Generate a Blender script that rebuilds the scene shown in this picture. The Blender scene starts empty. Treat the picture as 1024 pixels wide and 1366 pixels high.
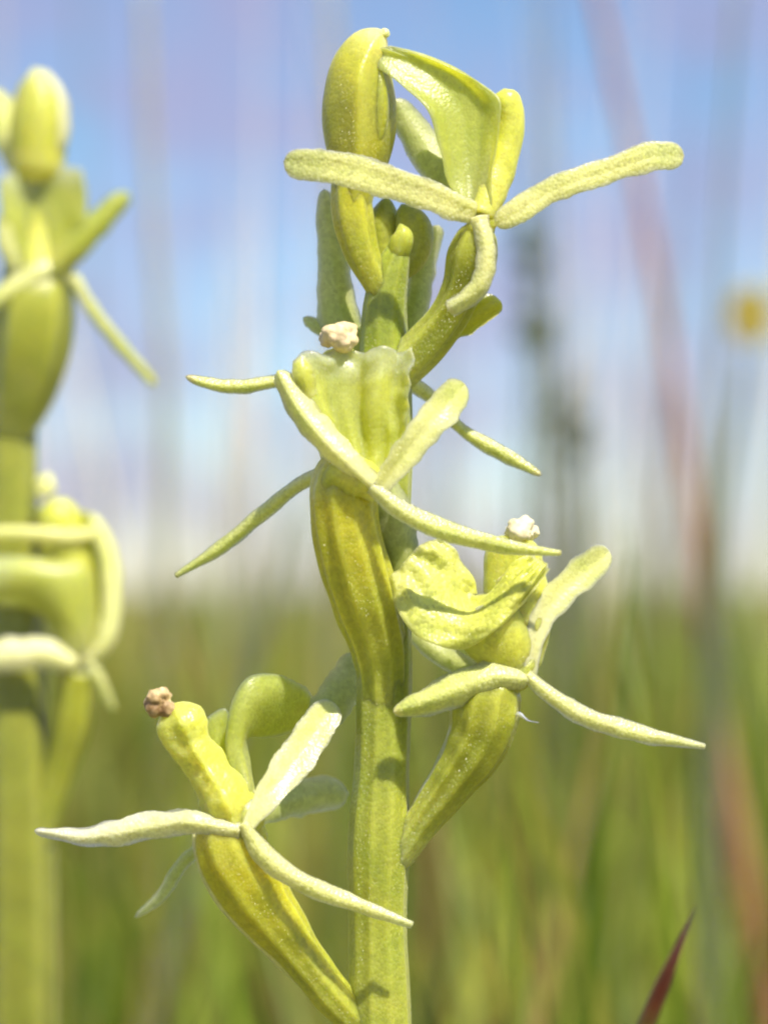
import bpy, math, random
import numpy as np
from mathutils import Vector, Matrix, noise

# ------------------------------------------------------------------ camera, sky, sun, exposure
# 1 Blender unit = 1 cm
scn = bpy.context.scene
scn.unit_settings.system = 'METRIC'
scn.unit_settings.scale_length = 0.01
W0, H0 = 1024.0, 1366.0
VFOV = math.radians(22.0)
FPX = (H0 / 2) / math.tan(VFOV / 2)
DIST = 8.0
S = FPX / DIST
CAM_H = 12.0
PITCH = math.atan((785 - 683) / FPX)
cd = bpy.data.cameras.new('camera')
cam = bpy.data.objects.new('camera', cd)
scn.collection.objects.link(cam)
cam.location = (0, -DIST, CAM_H)
cam.rotation_euler = (math.pi / 2 + PITCH, 0, 0)
cd.sensor_fit = 'VERTICAL'
cd.sensor_height = 24.0
cd.lens = 12.0 / math.tan(VFOV / 2)
cd.clip_start = 0.05
cd.clip_end = 20000
cd.dof.use_dof = True
cd.dof.focus_distance = DIST - 35 / S
APERTURE = 0.185                                   # entrance pupil in cm
cd.dof.aperture_fstop = cd.lens * 1e-3 / APERTURE
cd.dof.aperture_blades = 0
scn.camera = cam
FWD = Vector((0, math.cos(PITCH), math.sin(PITCH)))
UPV = Vector((0, -math.sin(PITCH), math.cos(PITCH)))
RGT = Vector((1, 0, 0))
CAMP = Vector(cam.location)

SUN_EL = math.radians(59)
SUN_AZ = math.radians(150)                         # clockwise from +Y (camera looks along +Y)
world = bpy.data.worlds.new('World')
scn.world = world
world.use_nodes = True
wn = world.node_tree
wn.nodes.clear()
sky = wn.nodes.new('ShaderNodeTexSky')
sky.sky_type = 'NISHITA'
sky.sun_disc = False
sky.sun_elevation = SUN_EL
sky.sun_rotation = SUN_AZ
sky.altitude = 0
sky.air_density = 1.0
sky.dust_density = 0.0
sky.ozone_density = 6.0
bg = wn.nodes.new('ShaderNodeBackground')
bg.inputs['Strength'].default_value = 0.098
wo = wn.nodes.new('ShaderNodeOutputWorld')
# thin, even veils of high cloud over the whole sky
wtc = wn.nodes.new('ShaderNodeTexCoord')
wmp = wn.nodes.new('ShaderNodeMapping'); wmp.inputs['Scale'].default_value = (1.0, 1.0, 1.6)
wnz = wn.nodes.new('ShaderNodeTexNoise'); wnz.inputs['Scale'].default_value = 13.0
wnz.inputs['Detail'].default_value = 5; wnz.inputs['Roughness'].default_value = .55
wmr = wn.nodes.new('ShaderNodeMapRange')
wmr.inputs[1].default_value = .38; wmr.inputs[2].default_value = .62
wmr.inputs[3].default_value = .0; wmr.inputs[4].default_value = .75
wmx = wn.nodes.new('ShaderNodeMix'); wmx.data_type = 'RGBA'
wmx.inputs[7].default_value = (3.1, 2.95, 4.6, 1)
wn.links.new(wtc.outputs['Generated'], wmp.inputs[0]); wn.links.new(wmp.outputs[0], wnz.inputs['Vector'])
wn.links.new(wnz.outputs[0], wmr.inputs[0]); wn.links.new(wmr.outputs[0], wmx.inputs[0])
wn.links.new(sky.outputs[0], wmx.inputs[6])
wn.links.new(wmx.outputs[2], bg.inputs[0])
wn.links.new(bg.outputs[0], wo.inputs[0])

sd = bpy.data.lights.new('sun', 'SUN')
sd.energy = 5.0
sd.angle = math.radians(0.6)
sd.color = (1.0, 0.93, 0.78)
sun = bpy.data.objects.new('sun', sd)
scn.collection.objects.link(sun)
sdir = Vector((math.sin(SUN_AZ) * math.cos(SUN_EL), math.cos(SUN_AZ) * math.cos(SUN_EL), math.sin(SUN_EL)))
sun.rotation_euler = sdir.to_track_quat('Z', 'Y').to_euler()
sun.location = (0, 0, 60)

vs = scn.view_settings
vs.view_transform = 'Standard'
vs.look = 'None'
vs.gamma = 1
vs.use_curve_mapping = False
vs.exposure = 0.55
scn.cycles.use_denoising = True
scn.cycles.filter_width = 2.3                      # the photograph is softly resolved
scn.cycles.max_bounces = 7
scn.cycles.transparent_max_bounces = 10
scn.cycles.use_adaptive_sampling = True
scn.cycles.adaptive_threshold = 0.02

# ------------------------------------------------------------------ helpers
rng = random.Random(7)


def P(x, y, d=0.0):
    """photo pixel + distance (in focus-plane pixels, + towards camera) -> world"""
    x, y, d = float(x), float(y), float(d)
    dep = DIST - d / S
    return CAMP + dep * (FWD + RGT * ((x - W0 / 2) / FPX) - UPV * ((y - H0 / 2) / FPX))


def catmull(pts, n):
    """interpolate rows of an array through all points, uniform in chord length"""
    a = np.asarray(pts, float)
    m = len(a)
    if m == 2:
        t = np.linspace(0, 1, n)[:, None]
        return a[0] * (1 - t) + a[1] * t
    k = np.r_[0, np.cumsum(np.maximum(np.linalg.norm(np.diff(a[:, :3], axis=0), axis=1), 1e-6) ** 0.5)]
    # tangents (non-uniform, finite difference)
    tg = np.zeros_like(a)
    for i in range(m):
        if i == 0:
            tg[i] = (a[1] - a[0]) / (k[1] - k[0])
        elif i == m - 1:
            tg[i] = (a[-1] - a[-2]) / (k[-1] - k[-2])
        else:
            d0 = (a[i] - a[i - 1]) / (k[i] - k[i - 1])
            d1 = (a[i + 1] - a[i]) / (k[i + 1] - k[i])
            h0, h1 = k[i] - k[i - 1], k[i + 1] - k[i]
            tg[i] = (d0 * h1 + d1 * h0) / (h0 + h1)
    # resample evenly by arc length
    def ev(q):
        i = np.clip(np.searchsorted(k, q, side='right') - 1, 0, m - 2)
        h = (k[i + 1] - k[i])[:, None]
        t = ((q - k[i])[:, None]) / h
        return ((2 * t**3 - 3 * t**2 + 1) * a[i] + (t**3 - 2 * t**2 + t) * h * tg[i]
                + (-2 * t**3 + 3 * t**2) * a[i + 1] + (t**3 - t**2) * h * tg[i + 1])
    q = np.linspace(0, k[-1], 240)
    v = ev(q)
    L = np.r_[0, np.cumsum(np.linalg.norm(np.diff(v[:, :3], axis=0), axis=1))]
    return ev(np.interp(np.linspace(0, L[-1], n), L, q))


def link(name, verts, faces, mat, parent=None, along=None, origin=None, smooth=True, rim=None):
    """one mesh object; verts are in world space, stored relative to its parent's base"""
    off = origin if origin is not None else Vector((0, 0, 0))
    me = bpy.data.meshes.new(name)
    me.from_pydata([(v[0] - off[0], v[1] - off[1], v[2] - off[2]) for v in verts], [], faces)
    if along is not None:
        at = me.attributes.new('along', 'FLOAT', 'POINT')
        at.data.foreach_set('value', np.asarray(along, 'f'))
    if rim is not None:
        at = me.attributes.new('rim', 'FLOAT', 'POINT')
        at.data.foreach_set('value', np.asarray(rim, 'f'))
    me.materials.append(mat)
    if smooth:
        me.polygons.foreach_set('use_smooth', [True] * len(me.polygons))
    me.update()
    o = bpy.data.objects.new(name, me)
    scn.collection.objects.link(o)
    if parent is not None:
        o.parent = parent
    return o


BASE = {}


def empty(name, loc, parent=None):
    o = bpy.data.objects.new(name, None)
    o.empty_display_size = 0.2
    scn.collection.objects.link(o)
    if parent is not None:
        o.parent = parent
        o.location = Vector(loc) - BASE[parent.name]
    else:
        o.location = loc
    BASE[o.name] = Vector(loc)
    return o


def tag(o, label=None, cat=None, group=None, kind=None):
    if label: o['label'] = label
    if cat: o['category'] = cat
    if group: o['group'] = group
    if kind: o['kind'] = kind
    return o


def sweep(name, pts, w, t, mat, parent, n=40, seg=24, roll=0, curl=0.0, r0=0.0, r1=0.0,
          ribs=0, ribamp=0.0, wob=0.0, wobf=3.0, seed=0.0, ridge=0.0, rollin=0.0, power=1.0, fine=0.0, lens=1.0, vein=0.0, fold=None):
    """swept organ: pts [(x,y,d)], half widths w / half thickness t in pixels.
    roll turns the flat face away from the camera; curl bends the margins back; r0/r1 round the ends."""
    if lens > 1 and fold is None:
        fold = .26
    thin = .42 if lens > 1 else 1.0
    if lens > 1 and pts[0][2] > -300:
        n, seg = int(n * 1.9), 32
    m = len(pts)
    w = list(w) if hasattr(w, '__len__') else [w] * m
    t = list(t) if hasattr(t, '__len__') else [t] * m
    rl = list(roll) if hasattr(roll, '__len__') else [roll] * m
    a = catmull(np.c_[np.asarray(pts, float), w, t, rl], n)
    # crowd samples to rounded ends
    cen = [P(*r[:3]) for r in a]
    verts, faces, along, rims = [], [], [], []
    for i in range(n):
        s = i / (n - 1)
        T = (cen[min(i + 1, n - 1)] - cen[max(i - 1, 0)]).normalized()
        view = (CAMP - cen[i]).normalized()
        side = T.cross(view)
        if side.length < 1e-3:
            side = RGT.copy()
        side.normalize()
        nrm = side.cross(T).normalized()
        if nrm.dot(view) < 0:
            nrm = -nrm
        R = Matrix.Rotation(math.radians(float(a[i, 5])), 3, T)
        side, nrm = R @ side, R @ nrm
        dep = (cen[i] - CAMP).dot(FWD)
        k = dep / FPX
        f = 1.0
        if r0 > 0 and s < r0: f *= math.sqrt(max(0.0, 1 - ((r0 - s) / r0) ** 2))
        if r1 > 0 and s > 1 - r1: f *= math.sqrt(max(0.0, 1 - ((s - 1 + r1) / r1) ** 2))
        f = max(f, 0.03)
        ww, tt = max(float(a[i, 3]), .4) * k * f, max(float(a[i, 4]) * thin, .4) * k * f
        for j in range(seg):
            ph = 2 * math.pi * j / seg
            c, sn = math.cos(ph), math.sin(ph)
            cx = math.copysign(abs(c) ** power, c)
            sy = math.copysign(abs(sn) ** (power * lens), sn)
            g = 1.0
            if ribs:
                g += ribamp * 2.2 * (.5 * math.cos(ribs * ph + seed) + .25 * max(0, math.cos(ribs * ph + seed)) ** 6) * (1 + .45 * math.sin(3 * ph + seed * 2)) * (.55 + .45 * math.sin(math.pi * min(1, s * 1.05)))
            if wob:
                g += wob * noise.noise(Vector((wobf * s * 3 + seed, c * 0.9 + 7 * seed, sn * 0.9)))
            if fine:
                g += fine * noise.noise(Vector((wobf * s * 14 + seed, c * 3.1, sn * 3.1 + seed)))
            x, y = ww * cx * g, tt * sy * g
            if lens > 1:                               # uneven margins, lengthwise fold, slight twist
                x *= 1 + .17 * noise.noise(Vector((s * 9 + seed * 3.1, math.copysign(4, c), seed))) * abs(cx)
                x *= 1 + .05 * noise.noise(Vector((s * 60, math.copysign(3, c), seed))) * abs(cx) ** 3
                y -= fold * ww * (abs(cx) ** 1.35) + .34 * ww * cx * noise.noise(Vector((s * 4, seed * 5.3, 2.7)))
            y -= curl * ww * cx * cx
            if rollin and sn > 0:                      # shallow channel down the face
                y -= rollin * tt * math.exp(-(cx / 0.45) ** 2)
            if vein:                                   # fine parallel veins
                y += vein * tt * math.cos(cx * 11 + seed) * abs(sn)
            if ridge and sn > 0:                       # keel down the face
                y += ridge * tt * math.exp(-(cx / 0.18) ** 2)
            verts.append(cen[i] + side * x + nrm * y)
            along.append(s)
            if ribs:
                rims.append((1 - abs(math.sin((ribs * ph + seed) / 2))) ** 3)
            else:
                rims.append(abs(cx) ** 5)
    for i in range(n - 1):
        for j in range(seg):
            b, e = i * seg + j, i * seg + (j + 1) % seg
            faces.append((b, e, e + seg, b + seg))
    verts.append(cen[0]); along.append(0); rims += [0, .5]
    verts.append(cen[-1]); along.append(1)
    for j in range(seg):
        faces.append(((j + 1) % seg, j, n * seg))
        faces.append(((n - 1) * seg + j, (n - 1) * seg + (j + 1) % seg, n * seg + 1))
    return link(name, verts, faces, mat, parent, along, BASE[parent.name] if parent else None, rim=rims)


def patch(name, rows, thick, mat, parent, nu=26, nv=30, ripple=0.0, seed=0.0, ripf=4.0, edge=0.25, furrow=0.0, fcount=5):
    thick *= .6
    """petal sheet through a net of control points (x,y,d), given real thickness (px)"""
    rows = [catmull(r, nu) for r in rows]
    g = np.array(rows)                                    # R x nu x 3
    grid = np.stack([catmull(g[:, j], nv) for j in range(nu)], axis=1)   # nv x nu x 3
    pos = [[P(*grid[i, j]) for j in range(nu)] for i in range(nv)]
    nor = [[None] * nu for _ in range(nv)]
    for i in range(nv):
        for j in range(nu):
            du = pos[i][min(j + 1, nu - 1)] - pos[i][max(j - 1, 0)]
            dv = pos[min(i + 1, nv - 1)][j] - pos[max(i - 1, 0)][j]
            nn = du.cross(dv)
            nor[i][j] = nn.normalized() if nn.length > 1e-9 else Vector((0, -1, 0))
    verts, along, faces, rims = [], [], [], []
    for sgn in (1, -1):
        for i in range(nv):
            for j in range(nu):
                u, v = j / (nu - 1), i / (nv - 1)
                rim = min(u, 1 - u, v, 1 - v) / 0.08
                h = thick / S * .5 * (edge + (1 - edge) * min(1, rim))
                if rim < .01: h *= .45
                q = pos[i][j] + nor[i][j] * sgn * h
                if ripple:
                    e = max(0, 1 - min(u, 1 - u, v, 1 - v) / .3)
                    q = q + nor[i][j] * ripple / S * e * noise.noise(Vector((u * ripf + seed, v * ripf, seed)))
                if furrow:
                    q = q + nor[i][j] * furrow / S * math.cos(u * fcount * 6.283 + 1.2 * math.sin(v * 4 + seed)) * math.sin(math.pi * min(1, v * 1.1))
                verts.append(q); along.append(v); rims.append(max(0, 1 - rim * .7) ** 1.5)
    N = nu * nv
    for i in range(nv - 1):
        for j in range(nu - 1):
            b = i * nu + j
            faces.append((b, b + 1, b + nu + 1, b + nu))
            faces.append((N + b, N + b + nu, N + b + nu + 1, N + b + 1))
    ring = [j for j in range(nu)] + [i * nu + nu - 1 for i in range(1, nv)] + \
           [(nv - 1) * nu + j for j in range(nu - 2, -1, -1)] + [i * nu for i in range(nv - 2, 0, -1)]
    for a_, b_ in zip(ring, ring[1:] + ring[:1]):
        faces.append((a_, N + a_, N + b_, b_))
    return link(name, verts, faces, mat, parent, along, BASE[parent.name] if parent else None, rim=rims)


def lump(name, x, y, d, rx, ry, mat, parent, lobes=7, seed=1, rot=0):
    """granular waxy pollen mass: a welded cluster of rounded grains in one mesh"""
    import bmesh
    bm = bmesh.new()
    bmesh.ops.create_icosphere(bm, subdivisions=4, radius=1)
    r = random.Random(seed)
    cs = []
    for _ in range(lobes):
        v = Vector((r.gauss(0, 1), r.gauss(0, 1), r.gauss(0, 1))).normalized()
        cs.append((v * r.uniform(.9, 1.25), r.uniform(.25, .62)))
    c0 = P(x, y, d)
    verts = []
    ca, sa = math.cos(math.radians(rot)), math.sin(math.radians(rot))
    for v in bm.verts:
        n = v.co.normalized()
        h = 0.0
        for (cv, w_) in cs:
            o_ = cv * .48
            b_ = n.dot(o_)
            disc = b_ * b_ - o_.length_squared + (.30 + .38 * w_) ** 2
            if disc > 0:
                h = max(h, b_ + math.sqrt(disc))
        h = max(h, .5) + .13 * noise.noise(n * 3.2 + Vector((0, seed, 0))) + .05 * noise.noise(n * 7 + Vector((seed, 0, 0)))
        q = n * h
        qx, qz = q.x * ca - q.z * sa, q.x * sa + q.z * ca
        verts.append(c0 + RGT * (qx * rx / S) + UPV * (qz * ry / S) + FWD * (q.y * rx / S))
    faces = [tuple(v.index for v in f.verts) for f in bm.faces]
    bm.free()
    return link(name, verts, faces, mat, parent, [.5] * len(verts), BASE[parent.name])


# ------------------------------------------------------------------ materials
def ramp(nt, stops):
    r = nt.nodes.new('ShaderNodeValToRGB')
    while len(r.color_ramp.elements) < len(stops):
        r.color_ramp.elements.new(0.5)
    for e, (p, c) in zip(r.color_ramp.elements, stops):
        e.position = p
        e.color = (*c, 1)
    return r


def tissue(name, stops, spots=None, transl=0.3, rough=0.36, bump=0.2, sss=1.0, cells=100.0, var=0.4, spec=0.6, sscale=0.10, nscale=5.5, gain=0.92, hyaline=0.0, grain=0.11, thinskin=False, coat=.22, sheen=.2, rimmix=.45):
    """plant tissue: colour along the organ, mottled by noise, fine glistening cells, light passing through"""
    stops = [(p_, (c_[0] * gain, c_[1] * gain * .99, c_[2] * gain * .9)) for (p_, c_) in stops]
    m = bpy.data.materials.new(name)
    m.use_nodes = True
    nt = m.node_tree
    nt.nodes.clear()
    L = nt.links.new
    tc = nt.nodes.new('ShaderNodeTexCoord')
    at = nt.nodes.new('ShaderNodeAttribute'); at.attribute_name = 'along'
    nz = nt.nodes.new('ShaderNodeTexNoise'); nz.inputs['Scale'].default_value = nscale; nz.inputs['Detail'].default_value = 5
    L(tc.outputs['Object'], nz.inputs['Vector'])
    ad = nt.nodes.new('ShaderNodeMath'); ad.operation = 'MULTIPLY_ADD'
    ad.inputs[1].default_value = var
    L(nz.outputs[0], ad.inputs[0])
    sb = nt.nodes.new('ShaderNodeMath'); sb.operation = 'SUBTRACT'; sb.inputs[1].default_value = var * .5
    L(at.outputs['Fac'], sb.inputs[0]); L(sb.outputs[0], ad.inputs[2])
    rp = ramp(nt, stops)
    L(ad.outputs[0], rp.inputs[0])
    # fine mottling in value
    vo = nt.nodes.new('ShaderNodeTexVoronoi'); vo.inputs['Scale'].default_value = cells
    L(tc.outputs['Object'], vo.inputs['Vector'])
    n2 = nt.nodes.new('ShaderNodeTexNoise'); n2.inputs['Scale'].default_value = 38; n2.inputs['Detail'].default_value = 3
    L(tc.outputs['Object'], n2.inputs['Vector'])
    mr = nt.nodes.new('ShaderNodeMapRange')
    mr.inputs[1].default_value = .3; mr.inputs[2].default_value = .7
    mr.inputs[3].default_value = .92; mr.inputs[4].default_value = 1.07
    L(n2.outputs[0], mr.inputs[0])
    # every cell a little lighter or darker than its neighbours
    sx = nt.nodes.new('ShaderNodeSeparateColor'); L(vo.outputs['Color'], sx.inputs[0])
    cr = nt.nodes.new('ShaderNodeMapRange')
    cr.inputs[3].default_value = 1 - grain; cr.inputs[4].default_value = 1 + grain * .8
    L(sx.outputs[0], cr.inputs[0])
    cm = nt.nodes.new('ShaderNodeMath'); cm.operation = 'MULTIPLY'
    L(mr.outputs[0], cm.inputs[0]); L(cr.outputs[0], cm.inputs[1])
    vm = nt.nodes.new('ShaderNodeVectorMath'); vm.operation = 'SCALE'
    L(rp.outputs[0], vm.inputs[0]); L(cm.outputs[0], vm.inputs['Scale'])
    ra = nt.nodes.new('ShaderNodeAttribute'); ra.attribute_name = 'rim'
    rf = nt.nodes.new('ShaderNodeMath'); rf.operation = 'MULTIPLY'; rf.inputs[1].default_value = rimmix
    L(ra.outputs['Fac'], rf.inputs[0])
    mxc = nt.nodes.new('ShaderNodeMix'); mxc.data_type = 'RGBA'
    L(rf.outputs[0], mxc.inputs[0]); L(vm.outputs[0], mxc.inputs[6])
    c_ = stops[len(stops) // 2][1]
    mxc.inputs[7].default_value = (min(.96, c_[0] * 1.05 + .18), min(.95, c_[1] * 1.05 + .18), min(.9, c_[2] * 1.1 + .10), 1)
    # greener and yellower areas of the tissue
    nh = nt.nodes.new('ShaderNodeTexNoise'); nh.inputs['Scale'].default_value = nscale * 1.9; nh.inputs['Detail'].default_value = 6
    L(tc.outputs['Object'], nh.inputs['Vector'])
    hr = nt.nodes.new('ShaderNodeMapRange')
    hr.inputs[1].default_value = .42; hr.inputs[2].default_value = .68; hr.inputs[3].default_value = 0; hr.inputs[4].default_value = .5
    L(nh.outputs[0], hr.inputs[0])
    hm = nt.nodes.new('ShaderNodeMix'); hm.data_type = 'RGBA'; hm.blend_type = 'MULTIPLY'
    hm.inputs[7].default_value = (.74, .84, .62, 1)
    L(hr.outputs[0], hm.inputs[0]); L(mxc.outputs[2], hm.inputs[6])
    col = hm.outputs[2]
    bp = nt.nodes.new('ShaderNodeBump'); bp.inputs['Strength'].default_value = bump
    bp.inputs['Distance'].default_value = 0.006; bp.invert = True
    L(vo.outputs['Distance'], bp.inputs['Height'])
    n3 = nt.nodes.new('ShaderNodeTexNoise'); n3.inputs['Scale'].default_value = 16; n3.inputs['Detail'].default_value = 4
    L(tc.outputs['Object'], n3.inputs['Vector'])
    b2 = nt.nodes.new('ShaderNodeBump'); b2.inputs['Strength'].default_value = .04; b2.inputs['Distance'].default_value = .02
    L(n3.outputs[0], b2.inputs['Height']); L(bp.outputs[0], b2.inputs['Normal'])
    pb = nt.nodes.new('ShaderNodeBsdfPrincipled')
    L(col, pb.inputs['Base Color'])
    pb.inputs['Roughness'].default_value = rough
    pb.inputs['Specular IOR Level'].default_value = spec
    pb.inputs['Subsurface Weight'].default_value = sss
    pb.inputs['Subsurface Radius'].default_value = (.9, .9, .7) if thinskin else (1.0, .85, .25)
    pb.inputs['Subsurface Scale'].default_value = sscale
    L(b2.outputs[0], pb.inputs['Normal'])
    # glistening cell tops: a thin wet coat with its own fine relief, and the soft rim of papillae
    bc = nt.nodes.new('ShaderNodeBump'); bc.inputs['Strength'].default_value = 1.0
    bc.inputs['Distance'].default_value = 0.012; bc.invert = True
    L(vo.outputs['Distance'], bc.inputs['Height'])
    L(bc.outputs[0], pb.inputs['Coat Normal'])
    pb.inputs['Coat Weight'].default_value = coat
    pb.inputs['Coat Roughness'].default_value = .22
    pb.inputs['Sheen Weight'].default_value = sheen
    pb.inputs['Sheen Roughness'].default_value = .35
    pb.inputs['Sheen Tint'].default_value = (1, .97, .72, 1)
    tr = nt.nodes.new('ShaderNodeBsdfTranslucent')
    L(col, tr.inputs['Color'])
    mx = nt.nodes.new('ShaderNodeMixShader'); mx.inputs[0].default_value = transl
    L(pb.outputs[0], mx.inputs[1]); L(tr.outputs[0], mx.inputs[2])
    out = nt.nodes.new('ShaderNodeOutputMaterial')
    if hyaline:                                            # glassy margins let the background through
        tp = nt.nodes.new('ShaderNodeBsdfTransparent')
        hf = nt.nodes.new('ShaderNodeMath'); hf.operation = 'MULTIPLY'; hf.inputs[1].default_value = hyaline
        L(ra.outputs['Fac'], hf.inputs[0])
        m2 = nt.nodes.new('ShaderNodeMixShader')
        L(hf.outputs[0], m2.inputs[0]); L(mx.outputs[0], m2.inputs[1]); L(tp.outputs[0], m2.inputs[2])
        L(m2.outputs[0], out.inputs[0])
    else:
        L(mx.outputs[0], out.inputs[0])
    return m


M = {}
M['stem'] = tissue('stem_green', [(0, (.46, .49, .06)), (.5, (.54, .56, .075)), (.75, (.52, .54, .075)), (1, (.38, .45, .05))], transl=.08, rough=.4, bump=.2, grain=.12, sscale=.09, rimmix=.22)
M['stem_far_shaded'] = tissue('stem_olive_shaded', [(0, (.10, .12, .008)), (.5, (.14, .16, .010)), (.8, (.30, .32, .03)), (1, (.44, .46, .06))], sscale=.04, transl=.05, rough=.4)  # lower stalk darkened in colour for the shade of its flowers
M['ovary'] = tissue('ovary_gold', [(.14, (.53, .55, .075)), (.34, (.51, .53, .06)), (.58, (.62, .60, .045)), (.85, (.68, .63, .035)), (1, (.86, .80, .18))], transl=.1, rimmix=.22)
M['ovary_green'] = tissue('ovary_green', [(0, (.72, .74, .26)), (.25, (.54, .57, .10)), (.5, (.43, .46, .04)), (1, (.50, .51, .04))], transl=.1, rimmix=.22)
M['sepal'] = tissue('sepal_cream', [(0, (.97, .93, .40)), (.3, (.97, .94, .42)), (.8, (.93, .92, .38)), (.96, (.80, .83, .38)), (1, (.80, .74, .38))], transl=0.14, hyaline=.3, grain=.17, bump=.35, sscale=.03, thinskin=True)
M['sepal_white'] = tissue('sepal_pale', [(0, (.97, .93, .42)), (.4, (.98, .95, .52)), (.85, (.97, .93, .60)), (.96, (.84, .78, .60)), (1, (.58, .44, .34))], transl=0.12, hyaline=.3, grain=.17, bump=.35, sscale=.03, thinskin=True)
M['sepal_green'] = tissue('sepal_green', [(0, (.90, .91, .40)), (.4, (.86, .89, .32)), (.94, (.78, .83, .26)), (1, (.76, .66, .28))], transl=0.18, hyaline=.3, grain=.17, bump=.35, sscale=.03, thinskin=True)
M['petal'] = tissue('petal_yellow_cream', [(0, (.97, .95, .44)), (.4, (.96, .95, .44)), (1, (.88, .91, .32))], transl=0.14, hyaline=.3, sscale=.03, thinskin=True)
M['lip'] = tissue('lip_yellow', [(0, (.95, .90, .24)), (.3, (.80, .80, .10)), (.75, (.82, .83, .17)), (1, (.95, .95, .50))], transl=0.22, hyaline=.3)
M['lip_green'] = tissue('lip_green', [(0, (.90, .88, .24)), (.4, (.74, .78, .13)), (1, (.76, .81, .20))], transl=0.36, hyaline=.3)
M['lip_grain'] = tissue('lip_grainy_green', [(0, (.86, .87, .28)), (.35, (.78, .80, .19)), (1, (.74, .75, .12))], transl=0.18, hyaline=.3, bump=.4, grain=.2, cells=75, sscale=.03, thinskin=True)
M['column'] = tissue('column_yellow', [(0, (.88, .84, .18)), (.5, (.76, .76, .11)), (1, (.72, .74, .13))], transl=.1)
M['bract'] = tissue('bract_pale_green', [(0, (.68, .74, .24)), (.6, (.80, .86, .42)), (1, (.84, .88, .50))], transl=.5, rough=.4, hyaline=.5, sscale=.03, thinskin=True)
M['bud'] = tissue('bud_yellow', [(0, (.66, .62, .05)), (.15, (.60, .58, .05)), (.4, (.52, .50, .03)), (.8, (.60, .59, .06)), (1, (.94, .88, .36))], transl=.1)
M['pollen'] = tissue('pollen_beige', [(.2, (.66, .46, .24)), (.7, (.84, .70, .48))], transl=0, rough=.6, bump=.5, cells=45, sss=0, nscale=20, gain=1, grain=.15, coat=0, sheen=.2)
M['pollen_white'] = tissue('pollen_cream', [(.2, (.74, .58, .36)), (.6, (.88, .80, .60))], transl=0, rough=.6, bump=.5, cells=45, sss=0, nscale=20, gain=1, grain=.15, coat=0, sheen=.2)
M['pollen_brown'] = tissue('pollen_brown', [(.25, (.22, .12, .045)), (.5, (.46, .31, .15)), (.8, (.74, .58, .36))], transl=0, rough=.6, bump=.5, cells=45, var=1.6, sss=0, nscale=20, gain=1, grain=.15, coat=0, sheen=.2)
M['fibre'] = tissue('fibre_white', [(0, (.75, .72, .6)), (1, (.75, .72, .6))], transl=.2, rough=.4)


def blade_mat(name, transl=0.3, rough=.5):
    m = bpy.data.materials.new(name)
    m.use_nodes = True
    nt = m.node_tree
    nt.nodes.clear()
    L = nt.links.new
    at = nt.nodes.new('ShaderNodeAttribute'); at.attribute_name = 'tint'
    pb = nt.nodes.new('ShaderNodeBsdfPrincipled'); pb.inputs['Roughness'].default_value = rough; pb.inputs['Specular IOR Level'].default_value = .15
    tr = nt.nodes.new('ShaderNodeBsdfTranslucent')
    L(at.outputs['Color'], pb.inputs['Base Color']); L(at.outputs['Color'], tr.inputs['Color'])
    mx = nt.nodes.new('ShaderNodeMixShader'); mx.inputs[0].default_value = transl
    L(pb.outputs[0], mx.inputs[1]); L(tr.outputs[0], mx.inputs[2])
    out = nt.nodes.new('ShaderNodeOutputMaterial'); L(mx.outputs[0], out.inputs[0])
    return m


M['blade'] = blade_mat('grass_blade', rough=.75)


def plain(name, c1, c2, scale=4.0, rough=.5, transl=.2):
    m = bpy.data.materials.new(name)
    m.use_nodes = True
    nt = m.node_tree
    pb = nt.nodes['Principled BSDF']
    tc = nt.nodes.new('ShaderNodeTexCoord')
    nz = nt.nodes.new('ShaderNodeTexNoise'); nz.inputs['Scale'].default_value = scale; nz.inputs['Detail'].default_value = 6
    nt.links.new(tc.outputs['Object'], nz.inputs['Vector'])
    rp = ramp(nt, [(.35, c1), (.65, c2)])
    nt.links.new(nz.outputs[0], rp.inputs[0]); nt.links.new(rp.outputs[0], pb.inputs['Base Color'])
    pb.inputs['Roughness'].default_value = rough
    return m


# ------------------------------------------------------------------ ground: one sheet to the horizon
def ground():
    m = plain('fen_ground', (.08, .08, .02), (.22, .20, .07), .35, .9)
    nx, ny = 60, 90
    ys = -60 + (np.linspace(0, 1, ny) ** 3) * 9000
    verts, faces = [], []
    for i, y in enumerate(ys):
        wdt = 120 + max(0, y) * .9
        for j in range(nx):
            x = (j / (nx - 1) * 2 - 1) * wdt
            z = .8 * noise.noise(Vector((x * .06, y * .06, 0))) if y < 400 else 0
            verts.append((x, y, z))
    for i in range(ny - 1):
        for j in range(nx - 1):
            b = i * nx + j
            faces.append((b, b + 1, b + nx + 1, b + nx))
    o = link('ground', verts, faces, m)
    tag(o, 'green and straw coloured fen ground far out of focus', 'ground', kind='structure')


ground()


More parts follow.
